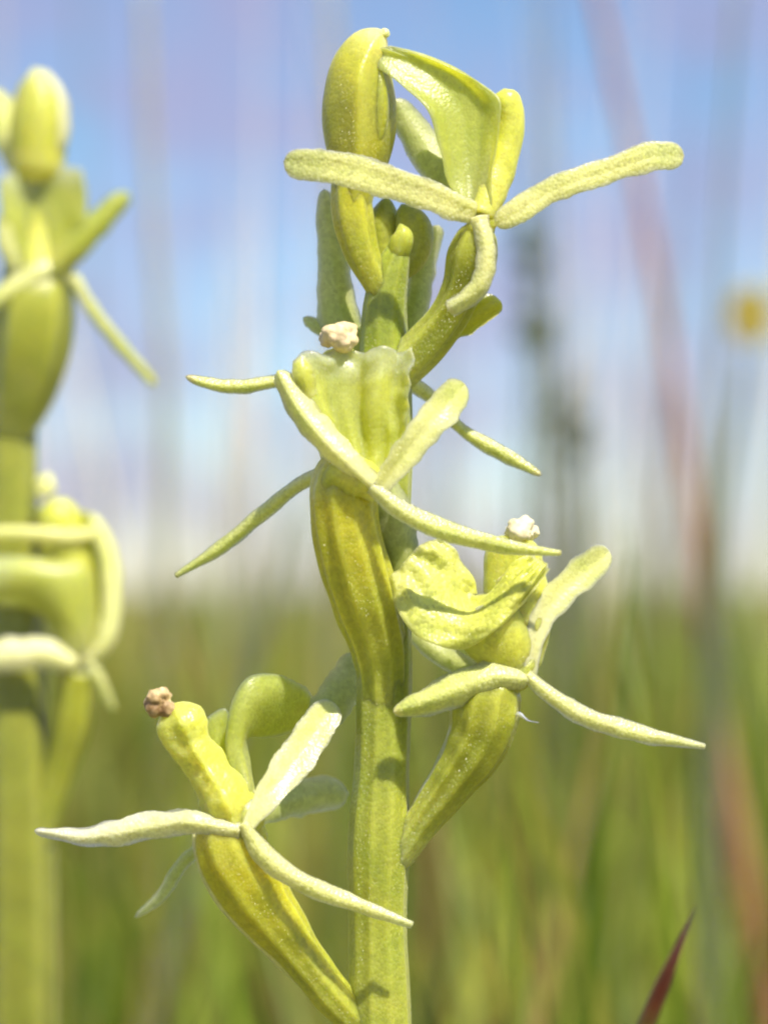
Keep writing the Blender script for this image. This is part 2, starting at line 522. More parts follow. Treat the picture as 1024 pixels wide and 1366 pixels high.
# ------------------------------------------------------------------ grass (uncountable): many single blades in one mesh
def grass(name, label, specs, palette, seed, foot=None):
    """specs: list of (count, y0, y1, hmin, hmax, wmin, wmax, lean)"""
    r = np.random.default_rng(seed)
    V, F, C = [], [], []
    nb = 0
    lv = 8
    for (cnt, y0, y1, h0, h1, w0, w1, lean) in specs:
        u = r.random(cnt)
        y = np.sqrt(y0 * y0 + u * (y1 * y1 - y0 * y0))
        half = (y + DIST) * .19 + 6
        x = (r.random(cnt) * 2 - 1) * half
        h = h0 + (h1 - h0) * r.random(cnt) ** 1.3
        wd = w0 + (w1 - w0) * r.random(cnt)
        clump = np.array([noise.noise(Vector((float(a) * .09 + 31, float(b) * .035, seed * 1.7))) for a, b in zip(x, y)])
        h = h * (1 + .5 * clump)
        az = r.random(cnt) * 2 * math.pi
        ln = np.abs(r.normal(0, lean, cnt))
        fa = r.random(cnt) * math.pi
        ci = r.choice(len(palette), cnt, p=np.array([p[1] for p in palette]) / sum(p[1] for p in palette))
        pn = np.array([noise.noise(Vector((float(a) * .22, float(b) * .16, seed))) for a, b in zip(x, y)])
        col = np.array([p[0] for p in palette])[ci] * (0.75 + .5 * r.random((cnt, 1)))
        col = col * np.c_[1 + .9 * pn, 1 + .75 * pn, 1 + .6 * pn] ** 1.3      # patches of fresher and drier growth
        s = np.linspace(0, 1, lv)
        cx = x[:, None] + np.cos(az)[:, None] * (ln * h)[:, None] * s**1.8
        cy = y[:, None] + np.sin(az)[:, None] * (ln * h)[:, None] * s**1.8
        cz = h[:, None] * (s - .25 * np.minimum(ln, 1.2)[:, None] * s**2) - .3
        wv = wd[:, None] * (1 - s**1.6 * .92)
        dx, dy = np.cos(fa)[:, None] * wv / 2, np.sin(fa)[:, None] * wv / 2
        a = np.stack([cx - dx, cy - dy, cz], -1)
        b = np.stack([cx + dx, cy + dy, cz], -1)
        v = np.stack([a, b], 2).reshape(-1, 3)            # blade, level, side
        V.append(v)
        cl = np.repeat(col[:, None, :], lv, axis=1)
        if foot is not None:                               # stems are still green near the ground
            gz = np.clip((cz - 11.0) / 3.5, 0, 1)[:, :, None]
            ft = np.array(foot)[r.integers(0, len(foot), cnt)][:, None, :]
            cl = cl * gz + ft * (1 - gz)
        C.append(np.repeat(cl.reshape(-1, 3), 2, axis=0))
        base = (np.arange(cnt) * lv * 2 + nb)[:, None]
        q = []
        for k in range(lv - 1):
            q.append(np.c_[base + 2 * k, base + 2 * k + 1, base + 2 * k + 3, base + 2 * k + 2])
        F.append(np.stack(q, 1).reshape(-1, 4))
        nb += cnt * lv * 2
    V, F, C = np.concatenate(V), np.concatenate(F), np.concatenate(C)
    me = bpy.data.meshes.new(name)
    me.from_pydata(V.tolist(), [], F.tolist())
    ca = me.color_attributes.new('tint', 'FLOAT_COLOR', 'POINT')
    ca.data.foreach_set('color', np.c_[C, np.ones(len(C))].astype('f').ravel())
    me.materials.append(M['blade'])
    me.polygons.foreach_set('use_smooth', [True] * len(me.polygons))
    o = bpy.data.objects.new(name, me)
    scn.collection.objects.link(o)
    tag(o, label, 'grass', kind='stuff')
    return o


PAL_LOW = [((.26, .34, .035), 4), ((.12, .19, .014), 3), ((.38, .38, .06), 3), ((.42, .32, .10), 1.6), ((.28, .14, .06), .9), ((.42, .50, .15), 2)]
grass('meadow_grass', 'blurred green and olive meadow grass below the horizon',
      [(420, 5, 14, 8, 12.2, .12, .32, .2), (1300, 13, 32, 4, 10.2, .3, .8, .3), (5200, 30, 120, 5, 10.8, .35, .9, .3), (9500, 120, 600, 6, 12.2, .6, 1.6, .25), (260, 60, 200, 9, 17, .25, .6, .3)], PAL_LOW, 3)
PAL_TALL = [((.85, .76, .72), 5), ((.74, .68, .46), 1.5), ((.44, .48, .30), 1.2), ((.80, .62, .58), 2), ((.30, .34, .24), .7)]
grass('tall_grass', 'pale blurred dry grass stems rising against the sky',
      [(64, 4, 13, 11, 19, .06, .15, .09), (120, 13, 40, 12, 22, .10, .24, .08), (200, 40, 130, 13, 32, .12, .3, .06), (160, 130, 420, 14, 55, .25, .6, .05)], PAL_TALL, 11, foot=[(.20, .25, .03), (.12, .18, .02), (.34, .27, .08), (.30, .35, .07)])

near = grass('short_grass', 'low grass round the foot of the orchids', [(2600, .5, 14, 2, 6.5, .25, .6, .4)], PAL_LOW, 21)  # mostly out of view; added to bounce yellow-green light onto the plant

# ------------------------------------------------------------------ single blurred plants of the meadow
def at_depth(x, y, depth):
    """photo pixel at a distance from the camera (cm)"""
    return (x, y, (DIST - depth) * S)


def lone_stem(name, pts, depth, w, mat, label, cat, depth_end=None, r1=.03, group=None, seed=0.):
    """a single stem or blade; its lower end is rooted in the ground"""
    a = [at_depth(x, y, depth) for (x, y) in pts]
    p0, p1 = P(*a[0]), P(*a[1])
    dv = (p0 - p1).normalized()
    root = p0 + dv * ((p0.z + .3) / max(.2, -dv.z))
    e = empty(name, root)
    # root point back in photo coordinates
    rel = root - CAMP
    dep = rel.dot(FWD)
    rx = rel.dot(RGT) / dep * FPX + W0 / 2
    ry = -rel.dot(UPV) / dep * FPX + H0 / 2
    full = [(rx, ry, (DIST - dep) * S)] + a
    ws = [w[0] * 1.05] + list(w)
    sweep('stem', full, ws, [q * .8 for q in ws], mat, e, n=40, seg=10, r1=r1, wob=.1, seed=seed)
    tag(e, label, cat, group)
    return e


M['red_stem'] = tissue('red_brown_stem', [(0, (.34, .16, .07)), (.5, (.46, .20, .10)), (1, (.55, .26, .22))], transl=.15, rough=.5, cells=20)
M['dark_red'] = tissue('dark_red_tip', [(0, (.10, .11, .02)), (.955, (.11, .10, .02)), (.97, (.075, .016, .005)), (.988, (.05, .010, .004)), (1, (.012, .01, .008))], transl=0, rough=.55, sss=0, spec=.2, cells=40, var=.004, coat=0, sheen=0)
M['grey_green'] = tissue('grey_green_stem', [(0, (.16, .20, .07)), (1, (.22, .25, .15))], transl=.2, rough=.55, cells=20)
M['dark_leaf'] = tissue('dark_green_leaf', [(0, (.10, .15, .06)), (1, (.13, .18, .09))], transl=.25, rough=.5, cells=20)
M['yellow_flower'] = tissue('yellow_flower', [(0, (.62, .46, .05)), (1, (.70, .55, .08))], transl=.3, rough=.5, cells=20)
M['straw'] = tissue('straw_stem', [(0, (.20, .24, .04)), (.62, (.24, .26, .06)), (.78, (.50, .46, .34)), (1, (.60, .54, .44))], transl=.25, rough=.55, cells=20)

lone_stem('grass_stem', [(990, 1160), (958, 980), (925, 700), (870, 340), (810, 60), (770, -120)], 26, [17, 15, 11, 8, 7, 6.5], M['red_stem'],
          'blurred red brown grass stem slanting up the whole sky beside the yellow flower', 'stem')
lone_stem('rush_stem', [(848, 1400), (885, 1310), (912, 1245), (928, 1205)], 9.0, [12, 10.5, 8.5, 4], M['dark_red'],
          'short dark rush stem with a deep red tip below the green meadow', 'stem', r1=.02)


def sprig(name, x, y, depth, hpx, wpx, leafmat, stemmat, n, label, cat, leaf=16, seed=1):
    r = random.Random(seed)
    a = [at_depth(x + 6, y + hpx * .5, depth), at_depth(x, y, depth), at_depth(x - 4, y - hpx * .5, depth)]
    p0, p1 = P(*a[0]), P(*a[1])
    root = Vector((p0.x + .5, p0.y, -.3))
    e = empty(name, root)
    rel = root - CAMP
    dep = rel.dot(FWD)
    full = [(rel.dot(RGT) / dep * FPX + W0 / 2, -rel.dot(UPV) / dep * FPX + H0 / 2, (DIST - dep) * S)] + a
    sweep('stem', full, [7, 6, 5, 2], [7, 6, 5, 2], stemmat, e, n=24, seg=8)
    for k in range(n):
        yy = y + (r.random() - .5) * hpx
        xx = x - (yy - y) / hpx * -10
        ang = r.uniform(-2.6, -.5)
        ln = wpx * r.uniform(.5, 1.0)
        dd = r.uniform(-1, 1) * wpx
        z = (DIST - depth) * S
        sweep('leaf', [(xx, yy, z), (xx + math.cos(ang) * ln * .5, yy + math.sin(ang) * ln * .6, z + dd * .5),
                       (xx + math.cos(ang) * ln, yy + math.sin(ang) * ln * .8, z + dd)],
              [3, leaf, 2], [2, 3, 1], leafmat, e, n=8, seg=8)
    tag(e, label, cat)
    return e


sprig('leafy_sprig', 712, 400, 32, 170, 60, M['dark_leaf'], M['grey_green'], 12,
      'dark green leafy sprig blurred behind the uppermost flower', 'plant', 15, 4)
sprig('leafy_sprig', 765, 610, 34, 110, 80, M['dark_leaf'], M['grey_green'], 10,
      'low dark green sprig blurred above the lower beige pollen mass', 'plant', 12, 9)


def yellow_head():
    depth = 24
    z = (DIST - depth) * S
    pts = [(958, 900), (962, 700), (985, 540), (1000, 440)]
    e = lone_stem('yellow_wildflower', pts, depth, [10, 9, 8, 7], M['grey_green'],
                  'blurred yellow wildflower head on a grey green stem near the photo edge', 'flower')
    for k in range(12):
        a = k / 12 * 2 * math.pi
        sweep('petal', [(1000, 425, z), (1000 + 18 * math.cos(a), 422 + 20 * math.sin(a), z + 14), (1000 + 34 * math.cos(a), 420 + 46 * math.sin(a), z + 20)],
              [5, 11, 5], [3, 3, 2], M['yellow_flower'], e, n=8, seg=8, r1=.3)


yellow_head()
lone_stem('grass_stem', [(318, 960), (352, 840), (378, 740), (395, 650)], 20, [9, 9, 7, 4], M['grey_green'],
          'thin dark blurred stem leaning behind the stalk beside the central flower', 'stem')
lone_stem('grass_stem', [(940, 1000), (945, 700), (958, 350), (985, -60)], 22, [6, 6, 5, 4], M['grey_green'],
          'grey green blurred stem crossing the red brown stem under the yellow flower', 'stem')
lone_stem('grass_stem', [(218, 800), (222, 560), (205, 300), (190, -60)], 23, [7, 7, 6, 5], M['straw'],
          'straw grey blurred stem standing between the two orchids', 'stem')
lone_stem('grass_stem', [(452, 700), (450, 400), (446, 150), (440, -60)], 26, [7, 7, 6, 5], M['straw'],
          'pale blurred stem rising straight behind the topmost hooded bud', 'stem')

# ------------------------------------------------------------------ the orchid in focus
base = P(505, 1366, 0)
base = Vector((base.x, base.y + .1, 0))
plant = empty('orchid_plant', base)
tag(plant, 'sharp yellow green orchid flower spike standing in the middle', 'orchid')
rel = base - CAMP
dep = rel.dot(FWD)
bx, by = rel.dot(RGT) / dep * FPX + W0 / 2, -rel.dot(UPV) / dep * FPX + H0 / 2
sweep('stem', [(bx, by, (DIST - dep) * S), (505, 3000, -10), (506, 1366, 0), (503, 1230, 0), (505, 1120, 2), (509, 1030, 0), (512, 900, -2), (509, 750, 0), (514, 600, 0),
               (512, 480, 0), (512, 420, 0), (516, 385, 2), (526, 350, 6), (534, 322, 8)],
      [46, 42, 41, 37, 40, 36, 37, 36, 36, 33, 30, 27, 21, 12], [44, 40, 38, 35, 38, 35, 36, 36, 34, 32, 29, 26, 20, 12],
      M['stem'], plant, n=260, seg=72, ribs=10, ribamp=.03, wob=.06, wobf=14, seed=.9)


def flower(x, y, d, label):
    f = empty('flower', P(x, y, d), plant)
    f['label'] = label
    return f


# --- topmost open flower
f = flower(555, 470, 20, 'uppermost open flower with long spread sepals and arching lip')
sweep('ovary', [(528, 500, 10), (565, 462, 22), (596, 425, 38), (616, 385, 50), (630, 340, 58), (640, 296, 64)],
      [26, 27, 24, 25, 31, 20], [24, 25, 22, 24, 30, 20], M['ovary_green'], f, ribs=6, ribamp=.07, seg=36, r1=.08)
sweep('bract', [(545, 478, 8), (590, 450, 18), (635, 425, 22), (668, 402, 26)], [20, 22, 22, 19], [7, 8, 8, 8], M['ovary_green'], f,
      roll=25, curl=.35, r1=.12, seg=20, lens=2.1, vein=.07)
sweep('sepal', [(634, 287, 84), (590, 268, 92), (520, 243, 98), (450, 224, 100), (378, 216, 96)],
      [15, 20, 22, 22, 21], [9, 11, 11, 11, 9], M['sepal'], f, n=50, curl=.14, r0=.03, r1=.09, wob=.10, fine=.03, seed=.4, rollin=.2, fold=-.28, lens=2.1, vein=.07)
sweep('sepal', [(660, 300, 84), (690, 282, 86), (740, 252, 80), (810, 228, 66), (870, 208, 52), (912, 208, 42)],
      [13, 17, 17, 18, 20, 18], [9, 11, 11, 11, 11, 9], M['sepal'], f, n=50, curl=.14, r0=.06, r1=.07, wob=.10, fine=.03, seed=2.4, rollin=.2, fold=-.28, lens=2.1, vein=.07)
sweep('sepal', [(638, 288, 90), (646, 320, 96), (648, 355, 98), (634, 388, 96), (597, 415, 88)],
      [13, 13, 14, 14, 12], [6, 7, 7, 7, 5], M['sepal'], f, n=40, curl=.2, r1=.04, wob=.08, seed=4.1, lens=2.1, vein=.07)
sweep('petal', [(630, 275, 40), (600, 245, 10), (565, 195, -20), (525, 132, -30)], [14, 22, 26, 14], [5, 6, 6, 5], M['bract'], f, curl=.2, r1=.1, lens=2.1, vein=.07)
sweep('receptacle', [(636, 322, 58), (642, 300, 60), (646, 274, 58), (648, 256, 50)], [14, 20, 18, 10], [12, 16, 14, 10], M['lip'], f, n=20, seg=24, r0=.2, r1=.25, wob=.2, seed=1.7)
sweep('column', [(640, 290, 66), (655, 250, 50), (672, 205, 40), (680, 165, 36), (672, 118, 38)],
      [18, 24, 21, 20, 19], [18, 20, 18, 18, 16], M['column'], f, r1=.10, seg=28, wob=.06, seed=1.)
patch('lip', [
    [(622, 282, 74), (632, 288, 78), (645, 288, 78), (656, 280, 74)],
    [(596, 240, 74), (615, 244, 62), (636, 240, 60), (658, 228, 74)],
    [(586, 195, 70), (612, 192, 50), (640, 185, 48), (665, 172, 70)],
    [(571, 152, 62), (600, 145, 42), (635, 140, 40), (667, 134, 64)],
    [(541, 119, 52), (570, 108, 36), (602, 102, 34), (642, 113, 54)],
    [(508, 93, 40), (530, 84, 30), (556, 78, 30), (582, 82, 44)],
    [(484, 82, 26), (498, 70, 28), (512, 63, 28), (526, 65, 32)]], 8, M['lip_green'], f, nu=40, nv=40, ripple=8, seed=3., furrow=.5, fcount=4)

# --- hooded bud to its left
f = flower(512, 405, 10, 'hooded yellow bud on a curved pedicel left of the uppermost flower')
sweep('ovary', [(516, 408, 6), (500, 375, 14), (482, 335, 18), (470, 285, 18), (468, 235, 12), (474, 190, 8)],
      [14, 17, 22, 26, 24, 22], [14, 17, 22, 25, 24, 20], M['ovary'], f, seg=32, ribs=6, ribamp=.05)
sweep('hood', [(471, 292, 18), (472, 250, 14), (476, 218, 10), (478, 185, 10), (478, 140, 8), (482, 95, 6), (496, 60, 6), (511, 40, 8)],
      [20, 28, 38, 45, 47, 41, 29, 17], [20, 27, 36, 41, 44, 40, 28, 16], M['bud'], f, n=70, seg=56, r1=.12, ribs=4, ribamp=.03, seed=.7, wob=.1, wobf=1.2, ridge=.12)
sweep('sepal', [(494, 214, 36), (508, 172, 40), (511, 122, 38), (502, 75, 28)], [6, 13, 12, 6], [2.5, 3, 3, 2], M['bud'], f, n=30, curl=.5, r0=.1, r1=.1, roll=32)
sweep('sepal', [(452, 215, 26), (446, 175, 30), (448, 125, 28), (466, 75, 22)], [6, 10, 10, 5], [3, 4, 4, 3], M['bud'], f, n=30, curl=.3, r0=.1, r1=.1, roll=-40, lens=2.1, vein=.07)
lump('anther_cap', 505, 48, 12, 17, 15, M['petal'], f, 4, 3)
# small buds and bracts at the tip of the spike
sweep('flower_bud', [(526, 350, 8), (533, 330, 14), (537, 313, 18), (533, 298, 16)], [13, 15, 13, 5], [12, 14, 12, 5], M['lip_green'], plant, n=20, seg=20, r0=.2, r1=.3, ribs=4, ribamp=.04)
sweep('flower_bud', [(522, 370, -6), (545, 345, -14), (552, 310, -18), (535, 272, -16)], [12, 22, 26, 14], [12, 20, 24, 12], M['stem'], plant, n=24, r0=.1, r1=.25)
sweep('flower_bud', [(512, 400, -22), (515, 350, -34), (512, 300, -38), (516, 262, -36)], [14, 22, 24, 12], [12, 20, 22, 12], M['stem'], plant, n=24, r0=.1, r1=.25)
sweep('bract', [(482, 470, -26), (452, 420, -40), (445, 350, -52), (436, 290, -58), (432, 252, -60)], [20, 27, 22, 15, 9], [5, 5, 5, 4, 3], M['bract'], plant, curl=.3, r1=.06, lens=2.1, vein=.07)
sweep('bract', [(545, 450, -26), (556, 400, -42), (566, 350, -54), (585, 300, -60)], [16, 18, 17, 10], [5, 5, 5, 4], M['bract'], plant, curl=.3, r1=.06, lens=2.1, vein=.07)
sweep('bract', [(446, 445, -60), (425, 436, -66), (404, 424, -70)], [10, 11, 6], [4, 4, 3], M['bract'], plant, r1=.2, lens=2.1, vein=.07)

# --- flower facing the camera
f = flower(512, 885, 30, 'flower facing forward with square yellow lip and beige pollen mass')
sweep('ovary', [(512, 1000, -8), (511, 940, -1), (508, 884, 10), (499, 845, 28), (484, 796, 46), (468, 740, 58), (458, 685, 64), (458, 640, 70), (468, 612, 76)],
      [24, 30, 34, 38, 43, 45, 44, 42, 30], [26, 33, 33, 33, 38, 41, 42, 40, 30], M['ovary'], f, n=80, seg=72, ribs=10, ribamp=.04, seed=.5, wob=.06)
sweep('receptacle', [(440, 668, 76), (455, 640, 96), (485, 640, 104), (505, 668, 94)], [14, 25, 27, 14], [14, 20, 20, 14], M['lip'], f, n=24, seg=24, r0=.25, r1=.25, wob=.2, seed=1.9)
sweep('column', [(470, 640, 60), (462, 580, 34), (456, 520, 24), (452, 462, 34)], [34, 40, 34, 26], [28, 30, 28, 22], M['column'], f, r1=.1, seg=28)
patch('lip', [
    [(455, 640, 92), (478, 650, 100), (496, 654, 104), (508, 650, 102), (524, 640, 96)],
    [(426, 590, 100), (460, 602, 84), (490, 606, 82), (512, 600, 86), (542, 582, 102)],
    [(406, 538, 104), (440, 545, 76), (480, 548, 70), (501, 542, 92), (520, 536, 78), (547, 530, 104)],
    [(394, 494, 100), (436, 495, 70), (478, 494, 66), (507, 492, 90), (524, 494, 72), (550, 488, 102)],
    [(390, 482, 94), (408, 467, 84), (432, 473, 70), (456, 463, 62), (484, 470, 68), (511, 461, 88), (530, 470, 70), (549, 463, 96)]], 9, M['lip'], f,
    nu=50, nv=40, ripple=14, seed=5., ripf=7, furrow=2.4, fcount=5)
sweep('lip_lobe', [(414, 530, 104), (404, 496, 108), (402, 474, 100)], [10, 15, 11], [5, 6, 4], M['lip'], f, n=16, r1=.3, lens=2.1, vein=.07)
lump('pollen_mass', 452, 450, 60, 26, 23, M['pollen'], f, 18, 5)
sweep('petal', [(497, 648, 122), (462, 618, 128), (425, 578, 122), (392, 535, 112), (370, 494, 100)],
      [14, 19, 20, 18, 14], [8, 9, 9, 8, 7], M['petal'], f, n=44, curl=.25, r1=.07, wob=.08, seed=.2, roll=-12, fold=.5, lens=2.1, vein=.07)
sweep('petal', [(506, 652, 120), (535, 612, 122), (568, 570, 112), (596, 536, 96), (620, 512, 82)],
      [12, 20, 23, 24, 18], [7, 9, 9, 9, 7], M['petal'], f, n=44, curl=.12, r1=.12, wob=.08, seed=3.2, rollin=.5, roll=14, fold=-.35, lens=2.1, vein=.07)
sweep('sepal', [(494, 650, 124), (540, 684, 128), (600, 710, 124), (670, 728, 116), (748, 738, 104)],
      [9, 13, 14, 11, 4], [6, 7, 7, 6, 3], M['sepal_green'], f, n=44, curl=.15, wob=.1, fine=.03, seed=6.2, rollin=.2, lens=2.1, vein=.07)
sweep('sepal', [(440, 628, 48), (402, 645, 20), (350, 685, -12), (295, 730, -34), (234, 768, -50)],
      [12, 10, 10, 10, 4], [5, 5, 5, 5, 3], M['sepal_green'], f, n=40, curl=.2, wob=.08, seed=7.7, lens=2.1, vein=.07)
sweep('petal', [(440, 500, -20), (360, 510, -14), (320, 516, -10), (285, 513, -8), (247, 502, -8)],
      [10, 9, 10, 9, 5], [5, 5, 5, 5, 3], M['sepal_green'], f, n=34, curl=.2, r1=.08, seed=8.7, lens=2.1, vein=.07)
sweep('petal', [(530, 500, -30), (570, 526, -44), (615, 572, -50), (660, 600, -40), (722, 634, -30)],
      [12, 10, 8, 11, 5], [5, 5, 5, 5, 3], M['sepal_green'], f, n=34, curl=.2, r1=.05, seed=9.7, lens=2.1, vein=.07)
sweep('bract', [(528, 800, 26), (540, 745, 36), (535, 690, 44), (515, 640, 50)], [14, 24, 28, 16], [5, 6, 6, 5], M['bract'], f, n=30, curl=.35, r1=.1, roll=20, lens=2.1, vein=.07)

# --- flower on the right of the stalk
f = flower(545, 1125, 10, 'flower with scooped grainy lip and cream pollen on the right of the stalk')
sweep('ovary', [(528, 1150, 8), (560, 1100, 14), (600, 1046, 26), (636, 990, 36), (650, 940, 40), (672, 900, 42)],
      [18, 23, 30, 40, 44, 28], [17, 22, 29, 38, 42, 28], M['ovary_green'], f, n=60, seg=72, ribs=9, ribamp=.045, seed=1.3, r1=.06, wob=.07)
sweep('keel', [(686, 925, 56), (680, 968, 52), (652, 1016, 40), (604, 1072, 26), (562, 1124, 14)], [3, 5, 6, 6, 4], [5, 7, 7, 6, 4], M['petal'], f, n=40, seg=14, wob=.2, seed=6.)
sweep('receptacle', [(672, 922, 46), (690, 904, 50), (703, 888, 48), (710, 866, 42)], [14, 18, 14, 8], [12, 16, 14, 8], M['lip'], f, n=20, seg=24, r0=.2, r1=.25, wob=.2, seed=2.7)
sweep('column', [(690, 898, 36), (694, 850, 28), (690, 800, 20), (684, 755, 16), (688, 712, 20)],
      [26, 38, 44, 40, 34], [22, 30, 34, 32, 28], M['column'], f, n=36, seg=30, r0=.08, r1=.12, wob=.06, seed=2.)
sweep('lip_claw', [(694, 900, 46), (676, 868, 58), (654, 838, 64), (632, 812, 62)], [20, 40, 46, 40], [12, 16, 16, 14], M['lip'], f, n=26, r0=.1, r1=.2, curl=.2)
patch('lip', [
    [(519, 772, 60), (542, 746, 54), (562, 726, 46), (588, 717, 40)],
    [(530, 815, 74), (562, 785, 64), (590, 755, 46), (612, 738, 34)],
    [(560, 852, 86), (588, 818, 74), (612, 796, 46), (630, 780, 20)],
    [(610, 866, 92), (622, 834, 84), (628, 812, 54), (628, 796, 22)],
    [(655, 846, 92), (660, 818, 86), (658, 798, 66), (652, 786, 40)],
    [(697, 806, 84), (692, 784, 80), (686, 770, 68), (678, 758, 52)],
    [(734, 758, 66), (726, 750, 64), (716, 744, 60), (704, 740, 54)]], 11, M['lip_grain'], f, nu=30, nv=44, ripple=16, seed=2., ripf=7)
lump('pollen_mass', 697, 712, 24, 27, 23, M['pollen_white'], f, 7, 12, rot=-25)
sweep('petal', [(706, 900, 58), (712, 855, 54), (732, 808, 42), (770, 768, 26), (812, 734, 12)],
      [9, 14, 19, 22, 20], [6, 8, 9, 9, 7], M['petal'], f, n=44, curl=.1, r1=.1, wob=.08, seed=1.2, rollin=.5, roll=10, fold=-.4, lens=2.1, vein=.07)
sweep('sepal', [(706, 906, 66), (660, 904, 78), (610, 920, 82), (562, 938, 82), (524, 950, 78)],
      [14, 25, 24, 17, 8], [7, 9, 9, 8, 5], M['sepal_green'], f, n=44, curl=.2, r0=.05, r1=.05, wob=.14, fine=.03, seed=11.2, fold=.45, lens=2.1, vein=.07)
sweep('sepal', [(702, 900, 66), (740, 932, 72), (790, 960, 70), (860, 980, 62), (940, 996, 50)],
      [8, 12, 13, 12, 4], [6, 7, 7, 6, 3], M['sepal'], f, n=44, curl=.15, wob=.1, fine=.03, seed=12.2, rollin=.2, lens=2.1, vein=.07)
sweep('petal', [(640, 900, 10), (600, 880, -30), (560, 850, -50), (540, 820, -60)], [12, 16, 14, 8], [4, 5, 5, 4], M['bract'], f, n=24, r1=.2, curl=.2, lens=2.1, vein=.07)
sweep('fibre', [(684, 958, 58), (692, 953, 66), (704, 961, 72), (718, 964, 76)], [1.5, 3, 1, .5], [1.5, 2.5, .8, .5], M['fibre'], f, n=16, seg=8, wob=.5)

# --- flower low on the left of the stalk
f = flower(475, 1350, 10, 'lowest flower turned aside with a brown pollen mass on the left')
sweep('ovary', [(496, 1384, 2), (448, 1334, 16), (402, 1276, 28), (362, 1222, 40), (328, 1172, 48), (304, 1126, 54), (308, 1080, 54)],
      [20, 25, 28, 37, 46, 45, 34], [18, 24, 27, 36, 43, 42, 32], M['ovary'], f, n=70, seg=72, ribs=9, ribamp=.045, seed=.2, wob=.07)
sweep('keel', [(258, 1106, 60), (270, 1152, 62), (298, 1204, 56), (342, 1252, 44), (388, 1298, 32), (436, 1344, 18)], [4, 8, 9, 8, 6, 3], [5, 8, 8, 7, 6, 4], M['petal'], f, n=44, seg=14, r0=.08, wob=.2, seed=2.)
sweep('receptacle', [(304, 1170, 54), (316, 1125, 64), (328, 1086, 64), (338, 1058, 54)], [10, 24, 25, 14], [12, 26, 22, 12], M['lip'], f, n=20, seg=24, r0=.2, r1=.25, wob=.2, seed=3.7)
sweep('column', [(318, 1146, 30), (314, 1108, 50), (302, 1068, 58), (280, 1032, 54), (258, 998, 50), (244, 968, 48), (230, 938, 48)],
      [34, 42, 40, 30, 27, 33, 22], [28, 34, 34, 28, 25, 28, 20], M['column'], f, n=60, seg=40, r0=.05, r1=.10, wob=.3, wobf=2.2, fine=.06, seed=3.3, ridge=.22)
lump('pollen_mass', 216, 938, 56, 22, 24, M['pollen_brown'], f, 9, 33, rot=-20)
patch('lip', [
    [(326, 1075, 62), (334, 1072, 70), (342, 1062, 66)],
    [(308, 1030, 50), (324, 1030, 56), (334, 1020, 30)],
    [(300, 990, 40), (318, 990, 46), (330, 985, 0)],
    [(308, 940, 34), (326, 948, 40), (352, 984, -20)],
    [(330, 904, 26), (350, 924, 24), (384, 978, -44)],
    [(372, 900, 0), (394, 922, -18), (414, 968, -66)],
    [(408, 916, -40), (420, 935, -50), (430, 955, -76)]], 7, M['lip_green'], f, nu=18, nv=36, ripple=5, seed=8.)
sweep('lip_lobe', [(320, 1060, 30), (295, 1010, 14), (290, 975, 8), (300, 945, 6)], [16, 22, 20, 12], [6, 7, 7, 5], M['lip_green'], f, n=24, r1=.2, lens=2.1, vein=.07)
sweep('petal', [(330, 1104, 96), (358, 1062, 82), (396, 1010, 48), (446, 938, 8)],
      [8, 19, 25, 23], [7, 9, 9, 7], M['petal'], f, n=40, curl=.1, r1=.14, wob=.07, seed=.6, rollin=.5, fold=-.35, lens=2.1, vein=.07)
sweep('petal', [(414, 980, 0), (444, 938, -20), (464, 908, -50), (486, 868, -90)],
      [20, 26, 27, 20], [5, 6, 6, 5], M['bract'], f, n=30, curl=.15, r1=.1, lens=2.1, vein=.07)  # continues the previous petal; its shade is put into the darker colour
sweep('sepal', [(320, 1108, 96), (250, 1096, 90), (200, 1102, 80), (150, 1112, 78), (110, 1116, 74), (46, 1108, 70)],
      [11, 16, 19, 18, 12, 5], [7, 9, 9, 8, 6, 4], M['sepal_white'], f, n=60, curl=.25, r1=.04, wob=.22, fine=.03, seed=13.2, lens=2.1, vein=.07)
sweep('sepal', [(324, 1098, 98), (352, 1140, 102), (400, 1176, 98), (470, 1204, 90), (550, 1234, 86)],
      [9, 14, 14, 11, 5], [7, 8, 8, 7, 4], M['sepal'], f, n=44, curl=.15, wob=.1, fine=.03, seed=14.2, rollin=.2, lens=2.1, vein=.07)
sweep('petal', [(340, 1090, 0), (380, 1070, -70), (420, 1060, -120), (465, 1058, -150)], [12, 22, 25, 20], [4, 5, 5, 4], M['bract'], f, n=30, r1=.1, curl=.1, lens=2.1, vein=.07)
sweep('sepal', [(290, 1120, 0), (245, 1150, -80), (215, 1195, -120), (180, 1224, -150)], [8, 9, 8, 4], [4, 4, 4, 3], M['bract'], f, n=30, r1=.1, lens=2.1, vein=.07)

